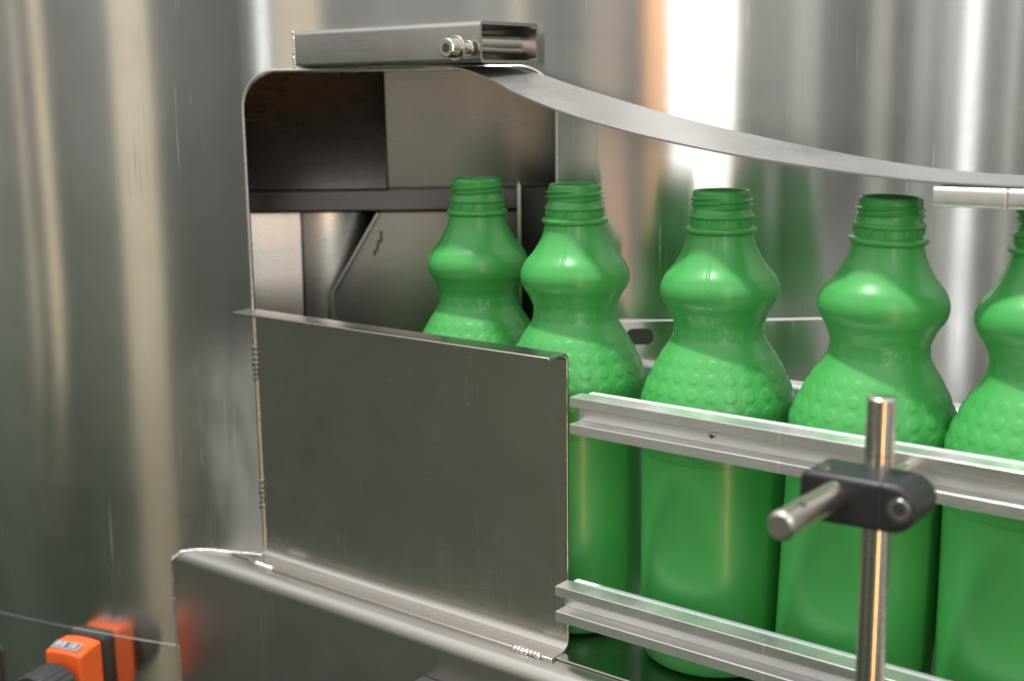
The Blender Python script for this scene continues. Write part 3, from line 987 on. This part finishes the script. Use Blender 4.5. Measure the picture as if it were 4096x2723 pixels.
# stainless bracket at the left edge of the picture
lb = Vector((-0.452, 1.010, -0.16))
brk = thing('end_bracket', 'rounded grey steel bracket end at the bottom left corner', 'bracket', lb)
PB = math.asin((-0.455 - XC) / RD)
BN = Vector((math.sin(PB), -math.cos(PB), 0))
BT = Vector((math.cos(PB), math.sin(PB), 0))
B0 = Vector((-0.447, 1.0357, -0.1185))
v, f = prism(rrect(-0.060, 0.0, -0.10, 0.0, 0.006), 0.0003, 0.0065, lambda nn, t, z: B0 + BT * t + BN * nn + Vector((0, 0, z)))
obj('plate', v, f, m_dark, brk, bevel=0.0012)
v, f = prism(rrect(-0.060, -0.0022, -0.10, -0.0022, 0.0045), 0.0066, 0.0080, lambda nn, t, z: B0 + BT * t + BN * nn + Vector((0, 0, z)))
obj('cover', v, f, m_frame, brk, bevel=0.0008)

# ------------------------------------------------------------------ rotor seen through the opening
ro_loc = Vector((-0.09, 1.12, -0.04))
rotor = thing('sorting_rotor', 'shadowed steel rotor with sheet pockets inside the drum opening', 'rotor', ro_loc)
def slab(p0, p1, z0, z1, th, nback=Vector((0, 1, 0))):
    p0, p1 = Vector((*p0, 0)), Vector((*p1, 0))
    t = (p1 - p0).normalized()
    nb = Vector((-t.y, t.x, 0))
    if nb.dot(nback) < 0:
        nb = -nb
    v = []
    for z in (z0, z1):
        for q in (p0, p1, p1 + nb * th, p0 + nb * th):
            v.append(q + Vector((0, 0, z)))
    return v, [(0, 1, 2, 3), (4, 5, 6, 7), (0, 1, 5, 4), (1, 2, 6, 5), (2, 3, 7, 6), (3, 0, 4, 7)]
lp = [Vector((-0.335, 1.058, 0.2705)), Vector((-0.1018, 1.058, 0.2705)), Vector((-0.1018, 1.20, 0.60)), Vector((-0.335, 1.20, 0.60))]
obj('upper_panel', lp + [q + Vector((0, 0.003, -0.001)) for q in lp], [(0, 1, 2, 3), (4, 5, 6, 7), (0, 1, 5, 4), (1, 2, 6, 5), (2, 3, 7, 6), (3, 0, 4, 7)], m_inner, rotor)
v, f = slab((-0.1010, 1.0640), (0.16, 1.0560), 0.2705, 0.60, 0.003)
obj('upper_panel', [q - Vector((0, 0.085 * (q.z - 0.2705), 0)) for q in v], f, m_inner, rotor, bevel=0.0004)
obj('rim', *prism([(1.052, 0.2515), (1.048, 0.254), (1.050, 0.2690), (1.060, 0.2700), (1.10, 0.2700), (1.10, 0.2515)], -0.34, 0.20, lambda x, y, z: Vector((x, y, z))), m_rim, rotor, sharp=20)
# pockets below the rim
def curved(p_list, z0, z1, th):
    pl2 = [Vector(q) for q in p_list]
    return sheet_prism(pl2, th, z0, z1, lambda z, x, y: Vector((x, y, z)), 1)
arc1 = []
for i in range(11):
    x = -0.262 + 0.0855 * i / 10
    arc1.append((x, 1.052 + 0.235 * (x + 0.262) - 0.55 * (x + 0.262) ** 2))
v, f = sheet_prism([Vector(q) for q in arc1], 0.002, 0.02, 0.2512, lambda z, x, y: Vector((x, y + 0.055 * (z - 0.2)+0.002, z)), 1)
obj('pocket_panel', v, f, m_inner, rotor, sharp=60)
arc2 = [(-0.1755 + 0.085 * i / 10, 1.0755 + 0.03 * (i / 10) ** 2) for i in range(11)]
obj('pocket_panel', *curved(arc2, 0.02, 0.2512, 0.002), m_inner, rotor, sharp=60)
dv = [(-0.1480, 0.02), (-0.1480, 0.1846), (-0.1075, 0.2508), (0.060, 0.2508), (0.060, 0.02)]
v, f = prism(dv, 1.058, 1.0605, lambda y, x, z: Vector((x, y, z)))
dvo = obj('divider', v, f, m_inner, rotor, bevel=0.0005)
ln = [Vector((-0.1480, 0.02)), Vector((-0.1480, 0.1846)), Vector((-0.1075, 0.2508))]
ln = fillet([tuple(q) for q in ln], 0.006, 6)
v, f = sheet_prism(ln, 0.0022, 1.046, 1.0578, lambda y, x, z: Vector((x, y, z)))
obj('folded_edge', v, f, m_alu, dvo, origin=ro_loc, sharp=40, bevel=0.0004)
mk_ = []
for (x, z, dx, dz) in ((-0.1075, 0.2315, 0.0018, 0.008), (-0.1090, 0.2265, 0.0035, 0.0022), (-0.1107, 0.2225, 0.0018, 0.006), (-0.1122, 0.2190, 0.0032, 0.0018), (-0.1135, 0.2165, 0.0016, 0.004)):
    mk_.append(slab((x - dx / 2, 1.0575), (x + dx / 2, 1.0575), z - dz / 2, z + dz / 2, 0.0003))
obj('marker_scrawl', *join(*mk_), m_ink, dvo, origin=ro_loc)
ub_loc = Vector((0.007, 0.955, -0.04))
ub = thing('upright_bar', 'thin upright steel bar inside the opening between the two rear bottles', 'bar', ub_loc)
obj('blade', *prism(fillet([(0.0052, -0.045), (0.0052, 0.2785), (0.0066, 0.2830), (0.0080, 0.2785), (0.0080, -0.045)], 0.0006, 3), 0.945, 0.975, lambda y, x, z: Vector((x, y, z))), m_alu, ub, bevel=0.0004)
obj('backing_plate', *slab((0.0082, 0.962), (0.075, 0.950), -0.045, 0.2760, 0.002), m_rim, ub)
